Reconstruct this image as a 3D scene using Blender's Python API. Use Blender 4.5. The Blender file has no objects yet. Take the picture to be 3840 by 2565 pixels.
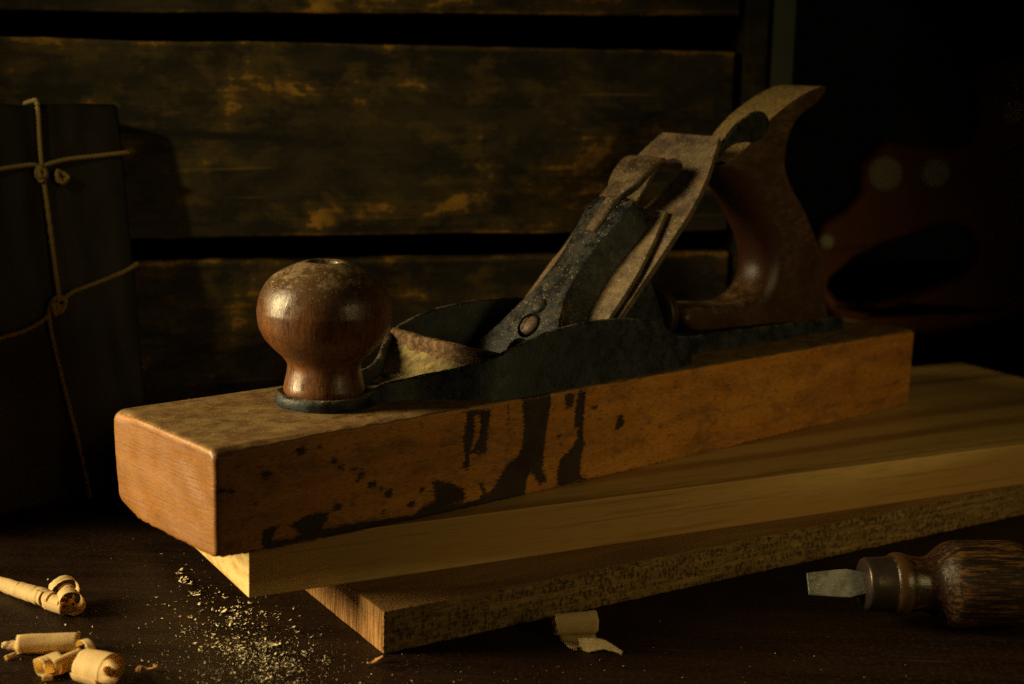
import bpy, bmesh, math, random
import numpy as np
from math import sin, cos, radians, pi, sqrt, atan2, hypot
from mathutils import Vector, Matrix, noise as mnoise

# ------------------------------------------------------------------ camera, world, lights
scene = bpy.context.scene
COL = scene.collection
ZC, PITCH, ROLL = .22755, .18719, -.03506
R0 = Vector((1, 0, 0)); U0 = Vector((0, sin(PITCH), cos(PITCH))); F0 = Vector((0, cos(PITCH), -sin(PITCH)))
RT = cos(ROLL) * R0 - sin(ROLL) * U0
UP = sin(ROLL) * R0 + cos(ROLL) * U0
cam_data = bpy.data.cameras.new("camera")
cam = bpy.data.objects.new("camera", cam_data); COL.objects.link(cam)
mw = Matrix((RT, UP, -F0)).transposed().to_4x4(); mw.translation = (0, 0, ZC)
cam.matrix_world = mw
cam_data.sensor_width = 36; cam_data.lens = 50.0
cam_data.clip_start = .02; cam_data.clip_end = 50
cam_data.dof.use_dof = True
cam_data.dof.focus_distance = .615
cam_data.dof.aperture_fstop = 9.5
scene.camera = cam

world = bpy.data.worlds.new("World"); scene.world = world; world.use_nodes = True
world.node_tree.nodes["Background"].inputs[0].default_value = (1, .8, .55, 1)
world.node_tree.nodes["Background"].inputs[1].default_value = .0006
scene.view_settings.view_transform = 'Standard'; scene.view_settings.look = 'None'
scene.view_settings.exposure = 0; scene.view_settings.gamma = 1

scene.render.engine = 'CYCLES'
scene.cycles.use_adaptive_sampling = False
scene.cycles.use_denoising = False
scene.cycles.denoising_prefilter = 'ACCURATE'
scene.render.filter_size = 1.2

def look(o, loc, tgt):
    o.location = loc
    o.rotation_euler = (Vector(tgt) - Vector(loc)).to_track_quat('-Z', 'Y').to_euler()

def area(name, loc, tgt, sx, sy, power, col, spread=180):
    d = bpy.data.lights.new(name, 'AREA'); d.shape = 'RECTANGLE'; d.size = sx; d.size_y = sy
    d.energy = power; d.color = col; d.spread = radians(spread)
    o = bpy.data.objects.new(name, d); COL.objects.link(o); look(o, loc, tgt); return o

def spot(name, loc, tgt, power, col, angle, blend, rad):
    d = bpy.data.lights.new(name, 'SPOT'); d.energy = power; d.color = col
    d.spot_size = radians(angle); d.spot_blend = blend; d.shadow_soft_size = rad
    o = bpy.data.objects.new(name, d); COL.objects.link(o); look(o, loc, tgt); return o

area("window_light", (-.80, .47, .31), (0, .525, .055), .20, .46, 1.6, (1, .77, .38), 47)
spot("lamp_light", (.70, .08, .37), (.14, .72, .055), 7.5, (1, .75, .28), 45, 1.0, .12)
spot("background_lamp", (-.52, .12, .50), (-.14, .81, .215), 13.0, (1, .76, .27), 23, 1.0, .022)

# ------------------------------------------------------------------ material helper
class Mat:
    def __init__(s, name):
        s.m = bpy.data.materials.new(name); s.m.use_nodes = True
        s.t = s.m.node_tree; s.b = s.t.nodes["Principled BSDF"]; s.out = s.t.nodes["Material Output"]
        s.tc = s.t.nodes.new("ShaderNodeTexCoord"); s.geo = s.t.nodes.new("ShaderNodeNewGeometry")
    def link(s, a, b):
        if isinstance(a, bpy.types.NodeSocket): s.t.links.new(a, b)
        else:
            if hasattr(b.default_value, '__len__') and len(b.default_value) == 4 and len(a) == 3: a = (*a, 1)
            b.default_value = a
    def co(s, sx=1, sy=1, sz=1, kind='Object', loc=(0, 0, 0), rot=(0, 0, 0)):
        n = s.t.nodes.new("ShaderNodeMapping"); s.t.links.new(s.tc.outputs[kind], n.inputs[0])
        n.inputs['Scale'].default_value = (sx, sy, sz); n.inputs['Location'].default_value = loc
        n.inputs['Rotation'].default_value = rot
        return n.outputs[0]
    def noise(s, vec, scale=1, detail=4, rough=.5, dist=0):
        n = s.t.nodes.new("ShaderNodeTexNoise"); s.link(vec, n.inputs['Vector'])
        n.inputs['Scale'].default_value = scale; n.inputs['Detail'].default_value = detail
        n.inputs['Roughness'].default_value = rough; n.inputs['Distortion'].default_value = dist
        return n.outputs['Fac']
    def vor(s, vec, scale=1, feat='F1', out='Distance', rnd=1):
        n = s.t.nodes.new("ShaderNodeTexVoronoi"); n.feature = feat; s.link(vec, n.inputs['Vector'])
        n.inputs['Scale'].default_value = scale; n.inputs['Randomness'].default_value = rnd
        return n.outputs[out]
    def wave(s, vec, scale, dist, det=3, dscale=1, typ='BANDS', dr='X'):
        n = s.t.nodes.new("ShaderNodeTexWave"); s.link(vec, n.inputs['Vector']); n.wave_type = typ
        if typ == 'BANDS': n.bands_direction = dr
        n.inputs['Scale'].default_value = scale; n.inputs['Distortion'].default_value = dist
        n.inputs['Detail'].default_value = det; n.inputs['Detail Scale'].default_value = dscale
        return n.outputs['Fac']
    def sep(s, vec, i):
        n = s.t.nodes.new("ShaderNodeSeparateXYZ"); s.link(vec, n.inputs[0]); return n.outputs[i]
    def mapr(s, f, a, b, c=0., d=1., smooth=True):
        n = s.t.nodes.new("ShaderNodeMapRange"); n.clamp = True
        if smooth: n.interpolation_type = 'SMOOTHSTEP'
        s.link(f, n.inputs[0])
        for i, v in enumerate((a, b, c, d)): n.inputs[i + 1].default_value = v
        return n.outputs[0]
    def math(s, op, a, b=0.):
        n = s.t.nodes.new("ShaderNodeMath"); n.operation = op; s.link(a, n.inputs[0]); s.link(b, n.inputs[1]); return n.outputs[0]
    def mul(s, a, b): return s.math('MULTIPLY', a, b)
    def add(s, a, b): return s.math('ADD', a, b)
    def mix(s, f, a, b, mode='MIX'):
        n = s.t.nodes.new("ShaderNodeMix"); n.data_type = 'RGBA'; n.blend_type = mode
        s.link(f, n.inputs[0]); s.link(a, n.inputs[6]); s.link(b, n.inputs[7]); return n.outputs[2]
    def bump(s, h, st=.5, dist=.001, prev=None):
        n = s.t.nodes.new("ShaderNodeBump"); s.link(h, n.inputs['Height'])
        n.inputs['Strength'].default_value = st; n.inputs['Distance'].default_value = dist
        if prev: s.link(prev, n.inputs['Normal'])
        return n.outputs[0]
    def up(s):   # how much the surface faces up (dust settles there)
        return s.sep(s.geo.outputs['Normal'], 2)
    def attr(s, name):
        n = s.t.nodes.new("ShaderNodeAttribute"); n.attribute_name = name; return n.outputs['Fac']
    def fin(s, col, rough=.5, nrm=None, metal=0., spec=.5, coat=0.):
        s.link(col, s.b.inputs['Base Color']); s.link(rough, s.b.inputs['Roughness'])
        s.link(metal, s.b.inputs['Metallic']); s.link(spec, s.b.inputs['Specular IOR Level'])
        s.b.inputs['Coat Weight'].default_value = coat
        if nrm: s.link(nrm, s.b.inputs['Normal'])
        return s.m
    def dust(s, col, colour=(.36, .27, .12), lo=.35, hi=1.0, amount=.6, freq=120, speck=900):
        """settled dust on upward faces plus pale specks"""
        v = s.co()
        u = s.mapr(s.up(), lo, hi)
        n = s.mapr(s.noise(v, freq, 8, .75), .42, .60)
        a = s.mul(s.mul(u, n), amount)
        col = s.mix(a, col, colour)
        sp = s.mapr(s.vor(v, speck), .16, .30, 1, 0)
        msk = s.mapr(s.noise(v, 330, 3), .52, .60)
        k = s.mul(s.mul(sp, msk), s.mapr(s.up(), .12, .7))
        return s.mix(s.mul(k, .75), col, (.55, .42, .2)), a

def mat_body():
    m = Mat("worn_beech"); v = m.co()
    fl = m.noise(m.co(260, 260, 1700), 1, 3, .6)
    flt = m.noise(m.co(200, 1500, 500), 1, 3, .6)
    up = m.mapr(m.up(), .5, .9)
    f = m.mix(up, fl, flt)
    big = m.noise(m.co(14, 30, 60), 1, 5, .6, .6)
    col = m.mix(m.mapr(big, .3, .7), (.32, .122, .014), (.47, .195, .028))
    ring_ = m.math('SINE', m.mul(m.noise(m.co(3, 3, 38), 1, 2, .5), 60)); col = m.mix(m.mapr(ring_, .2, 1, 0, .22), col, (.22, .085, .014))
    col = m.mix(m.mul(m.mapr(f, .53, .62), .62), col, (.12, .045, .010))
    lite = m.mapr(m.noise(m.co(200, 200, 1100), 1, 3, .6), .56, .64)
    col = m.mix(m.mul(lite, .35), col, (.56, .26, .07))
    # toe end: cleaner wood with fine scratches
    ex = m.mapr(m.math('ABSOLUTE', m.sep(m.geo.outputs['Normal'], 2)), .3, .6, 1, 0)
    endm = m.mul(ex, m.mapr(m.sep(m.tc.outputs['Object'], 0), .0, .004, 1, 0))
    clean = m.mapr(endm, 0, 1, 1, .3); col = m.mix(m.mul(endm, .68), col, (.155, .060, .007))
    grime = m.mapr(m.noise(m.co(30, 42, 80), 1, 9, .8, .4), .47, .64)
    col = m.mix(m.mul(m.mul(grime, clean), .6), col, (.085, .045, .018))
    g2 = m.mapr(m.noise(m.co(150, 150, 330), 1, 6, .75), .58, .66)
    col = m.mix(m.mul(m.mul(g2, clean), .6), col, (.06, .03, .012))
    # pale knocks
    kn = m.mapr(m.noise(m.co(160, 160, 240, loc=(3, 1, 2)), 1, 2, .5), .70, .76)
    col = m.mix(m.mul(kn, .5), col, (.55, .38, .22))
    # top face: greyer, dry and dusty
    topc = m.mix(m.mapr(m.noise(m.co(60, 400, 1), 1, 5, .6), .3, .7), (.038, .023, .010), (.15, .090, .032))
    topc = m.mix(m.mapr(m.noise(m.co(170, 900, 1), 1, 4, .7), .54, .62), topc, (.032, .022, .012))
    topc = m.mix(m.mapr(m.noise(m.co(22, 60, 1), 1, 8, .8), .50, .60, 0, .5), topc, (.06, .052, .034))
    col = m.mix(m.mul(up, .86), col, topc)
    col, a = m.dust(col, (.33, .235, .095), .6, 1., .38, 90, 1000)
    sc = m.mapr(m.noise(m.co(1, 14, 1000), 1, 3, .6), .52, .60)
    col = m.mix(m.mul(m.mul(sc, endm), .55), col, (.16, .065, .030))
    # black paint: run marks and spatter of their own shape
    sd = m.attr("stain")
    jag = m.add(m.mul(m.add(m.noise(m.co(210, 210, 1150), 1, 5, .78), -.5), 9.0), m.mul(m.add(m.noise(v, 420, 4, .7), -.5), 2.4))
    st = m.mapr(m.add(sd, jag), -.35, .4, 1, 0)
    thin = m.mapr(m.noise(m.co(140, 140, 1500), 1, 5, .75), .60, .70, 1, .6)
    spk = m.mapr(m.noise(m.co(420, 420, 1100, loc=(2, 0, 1)), 1, 4, .7), .60, .66)
    st = m.math('MAXIMUM', st, m.mul(spk, m.mapr(sd, 2.6, .3)))
    st = m.mul(st, thin)
    col = m.mix(m.mul(st, .95), col, (.012, .010, .008))
    # edges rubbed dark/dirty along the arris
    h = m.add(m.mul(f, .6), m.mul(m.noise(v, 900, 4, .7), .5))
    h = m.add(h, m.mul(m.noise(v, 60, 3), 1.2))
    h = m.add(h, m.mul(m.mul(sc, endm), -.2))
    nr = m.bump(h, .35, .0006)
    rough = m.mapr(m.noise(v, 60, 4, .6), .3, .7, .36, .58)
    rough = m.mix(up, rough, (.62, .62, .62))
    return m.fin(col, rough, nr, 0, m.mix(up, (.45,) * 3, (.3,) * 3))

def mat_iron(name, base=(.0085, .011, .0145), rust=.3, dust=.35, dustcol=(.30, .23, .10), rough=(.38, .62), rcol=(.12, .045, .022)):
    m = Mat(name); v = m.co()
    col = m.mix(m.mapr(m.noise(v, 110, 9, .8), .42, .60), tuple(c * .6 for c in base), tuple(c * 2.2 for c in base))
    col = m.mix(m.mapr(m.noise(m.co(loc=(0, 3, 3)), 420, 5, .75), .56, .66, 0, .5), col, tuple(c * 4 for c in base))
    rs = m.mapr(m.noise(m.co(loc=(5, 2, 1)), 95, 8, .72, .4), .68 - .2 * rust, .71 - .2 * rust)
    rs = m.mul(rs, m.mapr(m.up(), -.1, .45, .12, 1))
    rc = m.mix(m.noise(v, 500, 4), tuple(c * .45 for c in rcol), tuple(c * 1.5 for c in rcol))
    col = m.mix(m.mul(rs, .85), col, rc)
    col, a = m.dust(col, dustcol, .3, 1.0, dust, 110, 900)
    h = m.add(m.noise(v, 700, 5, .7), m.mul(m.noise(v, 160, 4, .6), 1.2)); h = m.add(h, m.mul(rs, .5))
    nr = m.bump(h, .55, .0006)
    r = m.mapr(m.noise(v, 220, 4, .6), .3, .7, *rough)
    r = m.add(r, m.mul(a, .3)); r = m.add(r, m.mul(rs, .25))
    return m.fin(col, r, nr, 0, .28)

def mat_rustplate(name, c0=(.05, .034, .019), c1=(.15, .106, .053), metal=0., rough=.62):
    m = Mat(name); v = m.co()
    n = m.noise(v, 150, 8, .75)
    col = m.mix(m.mapr(n, .38, .62), c0, c1)
    g = m.mapr(m.noise(v, 850, 5, .8), .50, .60)
    col = m.mix(m.mul(g, .7), col, (.03, .02, .016))
    g = m.mapr(m.noise(m.co(loc=(.4, 0, 0)), 800, 4, .8), .57, .65)
    col = m.mix(m.mul(g, .6), col, (.34, .24, .12))
    rs = m.mapr(m.noise(m.co(loc=(2, 2, 2)), 60, 5, .6), .55, .68)
    col = m.mix(m.mul(rs, .5), col, (.16, .06, .025))
    col, a = m.dust(col, (.34, .25, .13), .1, .9, .35, 60, 800)
    nr = m.bump(m.add(m.noise(v, 1100, 4, .8), m.noise(v, 250, 4, .6)), .6, .0005)
    return m.fin(col, rough, nr, metal, .5)

def mat_knob():
    m = Mat("varnished_rosewood"); v = m.co()
    st = m.noise(m.co(700, 700, 90), 1, 4, .65, .3)
    big = m.noise(m.co(50, 50, 20), 1, 4, .6)
    col = m.mix(m.mapr(big, .3, .7), (.070, .027, .008), (.150, .056, .014))
    col = m.mix(m.mul(m.mapr(st, .49, .62), .8), col, (.045, .014, .006))
    # worn, dusty crown
    z = m.sep(m.tc.outputs['Object'], 2)
    wn = m.add(m.mul(m.mapr(z, .082, .104), .27), m.noise(m.co(110, 110, 150), 1, 10, .82))
    wear = m.mapr(wn, .765, .80)
    col = m.mix(m.mul(m.mapr(z, .080, .100), .65), col, (.048, .027, .012))
    col = m.mix(m.mul(wear, .85), col, (.26, .20, .09))
    w2 = m.mapr(m.add(m.mul(m.mapr(z, .080, .100), .6), m.noise(m.co(250, 250, 120, loc=(1, 0, 3)), 1, 6, .7)), .92, 1.02)
    col = m.mix(m.mul(w2, .6), col, (.06, .032, .016))
    col, a = m.dust(col, (.24, .17, .07), .3, 1., .14, 170, 1000)
    fine = m.mapr(m.noise(v, 1100, 3, .7), .62, .70)
    col = m.mix(m.mul(fine, .4), col, (.42, .30, .13))
    h = m.add(m.mul(st, .7), m.mul(m.noise(v, 900, 4, .7), .35)); h = m.add(h, m.mul(m.noise(v, 80, 4), .9))
    nr = m.bump(h, .34, .0006)
    r = m.mapr(m.noise(v, 150, 7, .75), .35, .65, .24, .46)
    r = m.add(r, m.mul(wear, .35))
    return m.fin(col, r, nr, 0, .45, 0)

def mat_tote():
    m = Mat("worn_walnut_handle"); v = m.co()
    g = m.noise(m.co(220, 500, 900, rot=(0, .5, 0)), 1, 4, .6, .3)
    col = m.mix(m.mapr(m.noise(v, 30, 4), .3, .7), (.050, .022, .0075), (.098, .050, .018))
    col = m.mix(m.mapr(m.noise(m.co(110, 200, 260, rot=(0, .5, 0)), 1, 9, .85), .42, .58, 0, .8), col, (.022, .011, .005))
    col = m.mix(m.mul(m.mapr(g, .5, .7), .5), col, (.04, .016, .008))
    g2 = m.mapr(m.noise(m.co(120, 300, 700, rot=(0, .45, 0), loc=(2, 0, 0)), 1, 3, .6), .60, .75)
    col = m.mix(m.mul(g2, .5), col, (.26, .14, .06))
    # front of the grip: dark red polish, darkened further with painted-in shade
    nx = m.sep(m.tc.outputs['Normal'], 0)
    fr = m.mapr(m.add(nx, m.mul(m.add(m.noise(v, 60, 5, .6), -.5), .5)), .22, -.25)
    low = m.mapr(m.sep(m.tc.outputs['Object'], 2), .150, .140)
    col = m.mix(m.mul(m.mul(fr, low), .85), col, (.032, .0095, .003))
    # bare fibrous wood on the crown of the horn
    zz = m.sep(m.tc.outputs['Normal'], 2)
    top = m.mul(m.mapr(m.add(zz, m.mul(m.add(m.noise(v, 260, 5, .7), -.5), .7)), .42, .58), m.mapr(m.sep(m.tc.outputs['Object'], 2), .125, .138))
    bare = m.mix(m.mapr(m.noise(m.co(160, 700, 700, rot=(0, -.5, 0)), 1, 7, .8), .40, .60), (.10, .064, .024), (.33, .225, .085))
    col = m.mix(top, col, bare)
    col, a = m.dust(col, (.34, .25, .12), .4, 1., .25, 120, 900)
    h = m.add(m.mul(g, .8), m.mul(m.noise(v, 900, 4, .7), .5))
    h = m.add(h, m.mul(top, m.noise(m.co(200, 900, 900, rot=(0, -.5, 0)), 1, 5, .7)))
    nr = m.bump(h, .45, .0006)
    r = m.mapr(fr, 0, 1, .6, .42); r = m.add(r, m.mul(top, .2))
    return m.fin(col, r, nr, 0, .4)

def mat_pine():
    m = Mat("planed_pine"); v = m.co()
    yy = m.add(m.mul(m.sep(v, 1), 1), 0)
    ring = m.math('SINE', m.mul(m.noise(m.co(.9, 9, 7), 1, 2.2, .45), 46)); ring = m.mul(m.add(ring, 1), .5)
    b = m.noise(m.co(4, 60, 60), 1, 4, .6, .8)
    col = m.mix(m.mapr(ring, .25, .95), (.55, .365, .13), (.35, .20, .058))
    col = m.mix(m.mul(m.mapr(b, .45, .75), .35), col, (.33, .185, .05))
    fi = m.noise(m.co(50, 1300, 1300), 1, 3, .6)
    col = m.mix(m.mul(m.mapr(fi, .50, .62), .36), col, (.22, .12, .032))
    lines = m.mapr(m.noise(m.co(7, 160, 330, loc=(2, 1, 0)), 1, 4, .6, .4), .575, .64)
    col = m.mix(m.mul(lines, .55), col, (.20, .10, .026))
    nxe = m.mapr(m.math('ABSOLUTE', m.sep(m.tc.outputs['Normal'], 0)), .5, .8)
    col = m.mix(nxe, col, m.mix(m.mapr(m.noise(m.co(1, 60, 260, rot=(.5, 0, 0)), 1, 5, .65), .42, .6), (.62, .46, .20), (.44, .29, .10)))
    pores = m.mapr(m.noise(m.co(26, 800, 800, loc=(4, 4, 0)), 1, 3, .6), .66, .71)
    col = m.mix(m.mul(pores, .6), col, (.14, .06, .02))
    nr = m.bump(m.add(fi, m.mul(m.noise(v, 1800, 3), .4)), .22, .0004)
    return m.fin(col, .52, nr, 0, .35)

def mat_rough_board():
    m = Mat("rough_sawn_board"); v = m.co()
    base = m.mix(m.mapr(m.noise(m.co(10, 70, 70), 1, 5, .65, .5), .3, .7), (.20, .105, .034), (.33, .19, .066))
    side = m.mapr(m.math('ABSOLUTE', m.sep(m.tc.outputs['Normal'], 1)), .5, .8)
    grey = m.mix(m.mapr(m.noise(m.co(40, 300, 260), 1, 5, .6), .3, .7), (.19, .112, .036), (.31, .20, .074))
    col = m.mix(side, base, grey)
    # torn fibres on the sawn edge: short ticks in broken rows
    wv = m.co(520, 520, 300)
    pd_ = m.add(m.vor(wv, 1, 'F1', rnd=.8), m.mul(m.add(m.noise(m.co(1100, 1100, 520), 1, 5, .85), -.5), 2.6))
    tick = m.mapr(pd_, .12, .46, 1, 0)
    fib = m.mapr(m.noise(m.co(70, 70, 1000), 1, 5, .8), .46, .58)
    row = m.mapr(m.noise(m.co(10, 10, 420), 1, 3, .6), .40, .50)
    zone = m.mapr(m.noise(m.co(18, 18, 50), 1, 4, .6), .34, .50)
    pm = m.mul(m.mul(m.mul(tick, row), zone), side)
    col = m.mix(m.mul(m.mul(fib, side), .62), col, (.085, .045, .016))
    col = m.mix(m.mul(pm, .55), col, (.050, .026, .011))
    nx = m.mapr(m.math('ABSOLUTE', m.sep(m.tc.outputs['Normal'], 0)), .5, .8)
    eg = m.mapr(m.noise(m.co(1, 900, 45, rot=(.25, 0, 0)), 1, 4, .7), .46, .56)
    ec = m.mix(eg, (.40, .215, .072), (.17, .075, .024))
    col = m.mix(nx, col, ec)
    tp = m.mapr(m.noise(m.co(160, 700, 1), 1, 4, .7), .55, .72)
    col = m.mix(m.mul(tp, .3), col, (.10, .045, .015))
    h = m.add(m.mul(pm, -2.2), m.mul(m.noise(m.co(180, 1400, 1400), 1, 4, .7), .8)); h = m.add(h, m.mul(m.noise(v, 700, 4), .6))
    nr = m.bump(h, .8, .001)
    return m.fin(col, .8, nr, 0, .2)

def mat_table():
    m = Mat("dark_bench_wood"); v = m.co(rot=(0, 0, .12))
    n = m.noise(m.co(9, 80, 1, rot=(0, 0, .12)), 1, 6, .65, .6)
    col = m.mix(m.mapr(n, .3, .7), (.0045, .0022, .0012), (.017, .0075, .0036))
    big_ = m.mapr(m.noise(v, 7, 6, .7), .40, .62, 1.25, .45)
    f = m.noise(m.co(90, 1100, 1, rot=(0, 0, .12)), 1, 3, .6)
    col = m.mix(m.mul(m.mapr(f, .5, .7), .5), col, (.010, .005, .003))
    sc = m.mapr(m.noise(m.co(14, 700, 1, rot=(0, 0, .9)), 1, 2, .5), .70, .74)
    col = m.mix(m.mul(sc, .35), col, (.10, .06, .03))
    pt = m.mapr(m.noise(v, 420, 6, .8), .50, .60); col = m.mix(m.mul(m.mul(pt, big_), .6), col, (.038, .017, .0065))
    dt = m.mapr(m.noise(v, 750, 5, .8), .58, .66)
    col = m.mix(m.mul(dt, m.mapr(m.noise(v, 14, 3), .4, .6, .1, .5)), col, (.11, .066, .025))
    h = m.add(m.noise(v, 900, 4, .7), f)
    nr = m.bump(h, .4, .0005)
    r = m.mapr(m.noise(v, 40, 5, .6), .3, .7, .42, .62)
    return m.fin(col, r, nr, 0, .14)

def mat_shaving():
    m = Mat("thin_wood_shaving"); v = m.co()
    f = m.noise(m.co(300, 300, 300), 1, 4, .6)
    col = m.mix(f, (.72, .58, .30), (.86, .73, .43))
    m.link(col, m.b.inputs['Base Color']); m.b.inputs['Roughness'].default_value = .6
    m.b.inputs['Specular IOR Level'].default_value = .3
    nr = m.bump(m.noise(v, 900, 4, .6), .3, .0004); m.link(nr, m.b.inputs['Normal'])
    tr = m.t.nodes.new("ShaderNodeBsdfTranslucent"); m.link((.85, .63, .24), tr.inputs[0])
    mx = m.t.nodes.new("ShaderNodeMixShader"); mx.inputs[0].default_value = .52
    m.t.links.new(m.b.outputs[0], mx.inputs[1]); m.t.links.new(tr.outputs[0], mx.inputs[2])
    m.t.links.new(mx.outputs[0], m.out.inputs[0])
    return m.m

def mat_flat(name, c, rough=.7, var=.3, freq=300, metal=0., bump=.3, spec=.4):
    m = Mat(name); v = m.co()
    col = m.mix(m.noise(v, freq, 4, .6), tuple(x * (1 - var) for x in c), tuple(x * (1 + var) for x in c))
    return m.fin(col, rough, m.bump(m.noise(v, freq * 3, 4, .7), bump, .0005), metal, spec)

def mat_crate(name="flaking_painted_plank", crack=False):
    m = Mat(name); v = m.co()
    g1 = m.noise(m.co(7, 7, 120), 1, 6, .7)
    n1 = m.noise(m.co(16, 16, 30), 1, 8, .7, .3)
    base = m.mix(m.mapr(n1, .42, .60), (.0055, .0046, .0030), (.022, .0165, .0075))
    base = m.mix(m.mapr(g1, .52, .64, 0, .7), base, (.003, .0026, .002))
    # bare ochre wood where the paint has flaked away
    n2 = m.noise(m.co(19, 19, 32, loc=(.47, 0, 1.7)), 1, 9, .70, .3)
    blot = m.noise(m.co(6, 6, 9, loc=(.2, 0, .6)), 1, 3, .5)
    streak = m.noise(m.co(150, 150, 16), 1, 4, .7)
    ed = m.math('ABSOLUTE', m.add(m.sep(m.tc.outputs['Generated'], 2), -.5))
    edge = m.mapr(ed, .46, .5)
    w = m.add(n2, m.mul(m.add(streak, -.5), .10)); w = m.add(w, m.mul(m.add(g1, -.5), .42)); w = m.add(w, m.mul(m.add(blot, -.5), .42)); w = m.add(w, m.mul(edge, .12))
    ochre = m.mix(m.mapr(m.noise(v, 60, 6, .7), .35, .65), (.085, .044, .006), (.22, .122, .018))
    col = m.mix(m.mapr(w, .49, .60, 0, .42), base, (.085, .054, .011))
    col = m.mix(m.mapr(w, .612, .650), col, ochre)
    sc = m.mapr(m.noise(m.co(6, 6, 300, rot=(0, -.12, 0)), 1, 3, .5), .66, .72)
    col = m.mix(m.mul(sc, .35), col, (.2, .13, .035))
    if crack:   # a long drying split in this board
        x = m.sep(v, 0); z = m.sep(v, 2)
        d = m.math('ABSOLUTE', m.add(m.add(m.add(z, m.mul(x, .054)), -.003), m.mul(m.add(m.noise(v, 22, 3), -.5), .005)))
        ck = m.mul(m.mapr(d, .0012, .0026, 1, 0), m.mapr(x, .13, .0))
        col = m.mix(m.mul(ck, .95), col, (.003, .002, .002))
    nr = m.bump(m.add(g1, m.mul(w, 2)), .5, .001)
    return m.fin(col, .75, nr, 0, .25)

def mat_driver_handle():
    m = Mat("blackened_wood_handle"); v = m.co()
    st = m.noise(m.co(55, 700, 700), 1, 6, .75)
    col = m.mix(m.mapr(st, .46, .60), (.010, .006, .004), (.10, .046, .012))
    col = m.mix(m.mapr(m.noise(v, 60, 6, .75), .47, .6, 0, .75), col, (.016, .009, .005))
    x = m.sep(m.tc.outputs['Object'], 0)
    neck = m.mapr(x, .062, .050)
    col = m.mix(m.mul(neck, m.mapr(m.noise(v, 120, 4), .35, .6)), col, (.022, .010, .007))
    ringz = m.mapr(m.math('ABSOLUTE', m.add(x, -.0395)), .0025, .0035, 1, 0)
    col = m.mix(m.mul(ringz, .5), col, (.10, .048, .014))
    sc = m.mapr(m.noise(m.co(900, 900, 40, rot=(.3, .5, 0)), 1, 2, .5), .70, .74)
    col = m.mix(m.mul(sc, .4), col, (.3, .22, .1))
    nr = m.bump(m.add(m.mul(st, .6), m.mul(m.noise(v, 700, 4), .5)), .4, .0006)
    r = m.add(m.mapr(x, .064, .054, .55, .24), m.mul(st, .12))
    return m.fin(col, r, nr, 0, m.mapr(x, .070, .056, .10, .45))

BODY = mat_body(); IRON = mat_iron("black_japanned_iron", rust=.12, dust=.28)
CAP = mat_iron("blue_black_steel", (.0058, .0082, .0105), .42, .20, dustcol=(.18, .14, .07), rough=(.34, .6), rcol=(.10, .048, .022))
CAPIRON = mat_rustplate("dusty_brown_steel"); BLADE = mat_rustplate("rusty_cutter_steel", (.038, .025, .015), (.11, .077, .042))
CAM = mat_rustplate("brown_rusted_lever", (.022, .014, .010), (.085, .056, .031), rough=.42)
SCREW = mat_rustplate("rusty_screw", (.035, .024, .018), (.095, .066, .046), .2, .48)
DARKIRON = mat_iron("dark_lever_iron", (.008, .0085, .008), .1, .08, rough=(.4, .6))
WHEEL = mat_flat("dull_brass", (.05, .035, .02), .45, .4, 200, .6)
KNOB = mat_knob(); TOTE = mat_tote(); PINE = mat_pine(); ROUGH = mat_rough_board(); TABLE = mat_table()
SHAV = mat_shaving(); CRATE = mat_crate(); CRATE_SPLIT = mat_crate("split_painted_plank", True)
TWINE = mat_flat("hemp_twine", (.16, .112, .042), .85, .35, 600)
BLOCK = mat_flat("dark_worn_leather", (.0065, .0055, .0035), .6, .9, 45, 0, .8, .25)
VOID = mat_flat("crate_inside_shade", (.0012, .001, .0008), .9, .3, 300, 0, .3, .05)  # inner panels coloured near black: the shade behind the gaps is painted in
DRIVER = mat_driver_handle()
FERRULE = mat_flat("tarnished_ferrule", (.075, .055, .045), .34, .5, 150, .7)
def mat_blade():
    m = Mat("scratched_steel"); v = m.co()
    col = m.mix(m.mapr(m.noise(v, 160, 7, .75), .4, .6), (.15, .15, .13), (.27, .27, .235))
    sc = m.mapr(m.noise(m.co(150, 1500, 1500, rot=(0, 0, .6)), 1, 3, .6), .58, .66)
    col = m.mix(m.mul(sc, .6), col, (.42, .42, .36))
    ed = m.mapr(m.sep(v, 0), .003, .0, 0, .8); col = m.mix(m.mul(ed, m.noise(v, 500, 4)), col, (.03, .03, .028))
    return m.fin(col, .38, m.bump(m.add(sc, m.noise(v, 600, 4)), .4, .0004), .35, .5)
BLADESTEEL = mat_blade()
SAWWOOD = mat_flat("red_brown_saw_handle", (.42, .130, .034), .42, .55, 18)
SAWSTEEL = mat_flat("grey_saw_plate", (.08, .08, .065), .5, .3, 20, .3)
BRASS = mat_flat("dull_brass_nut", (.95, .90, .66), .5, .15, 60, 0)
STRAP = mat_flat("galvanised_strap", (.010, .012, .011), .5, .6, 30, .5)
MFLAKE = mat_flat("pale_sawdust", (.70, .60, .38), .8, .35, 150)

# ------------------------------------------------------------------ geometry helpers
def mesh(name, V, F, mat, parent=None, smooth=True, scale=.001, loc=None, autosm=None):
    me = bpy.data.meshes.new(name)
    me.from_pydata([tuple(c * scale for c in v) for v in V], [], F)
    bm = bmesh.new(); bm.from_mesh(me); bmesh.ops.recalc_face_normals(bm, faces=bm.faces)
    if autosm:
        for e in bm.edges:
            if len(e.link_faces) == 2 and e.calc_face_angle(0) > radians(autosm): e.smooth = False
    bm.to_mesh(me); bm.free()
    if smooth: me.polygons.foreach_set('use_smooth', [True] * len(me.polygons))
    me.materials.append(mat)
    o = bpy.data.objects.new(name, me); COL.objects.link(o)
    if parent: o.parent = parent
    if loc: o.location = loc
    return o

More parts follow.
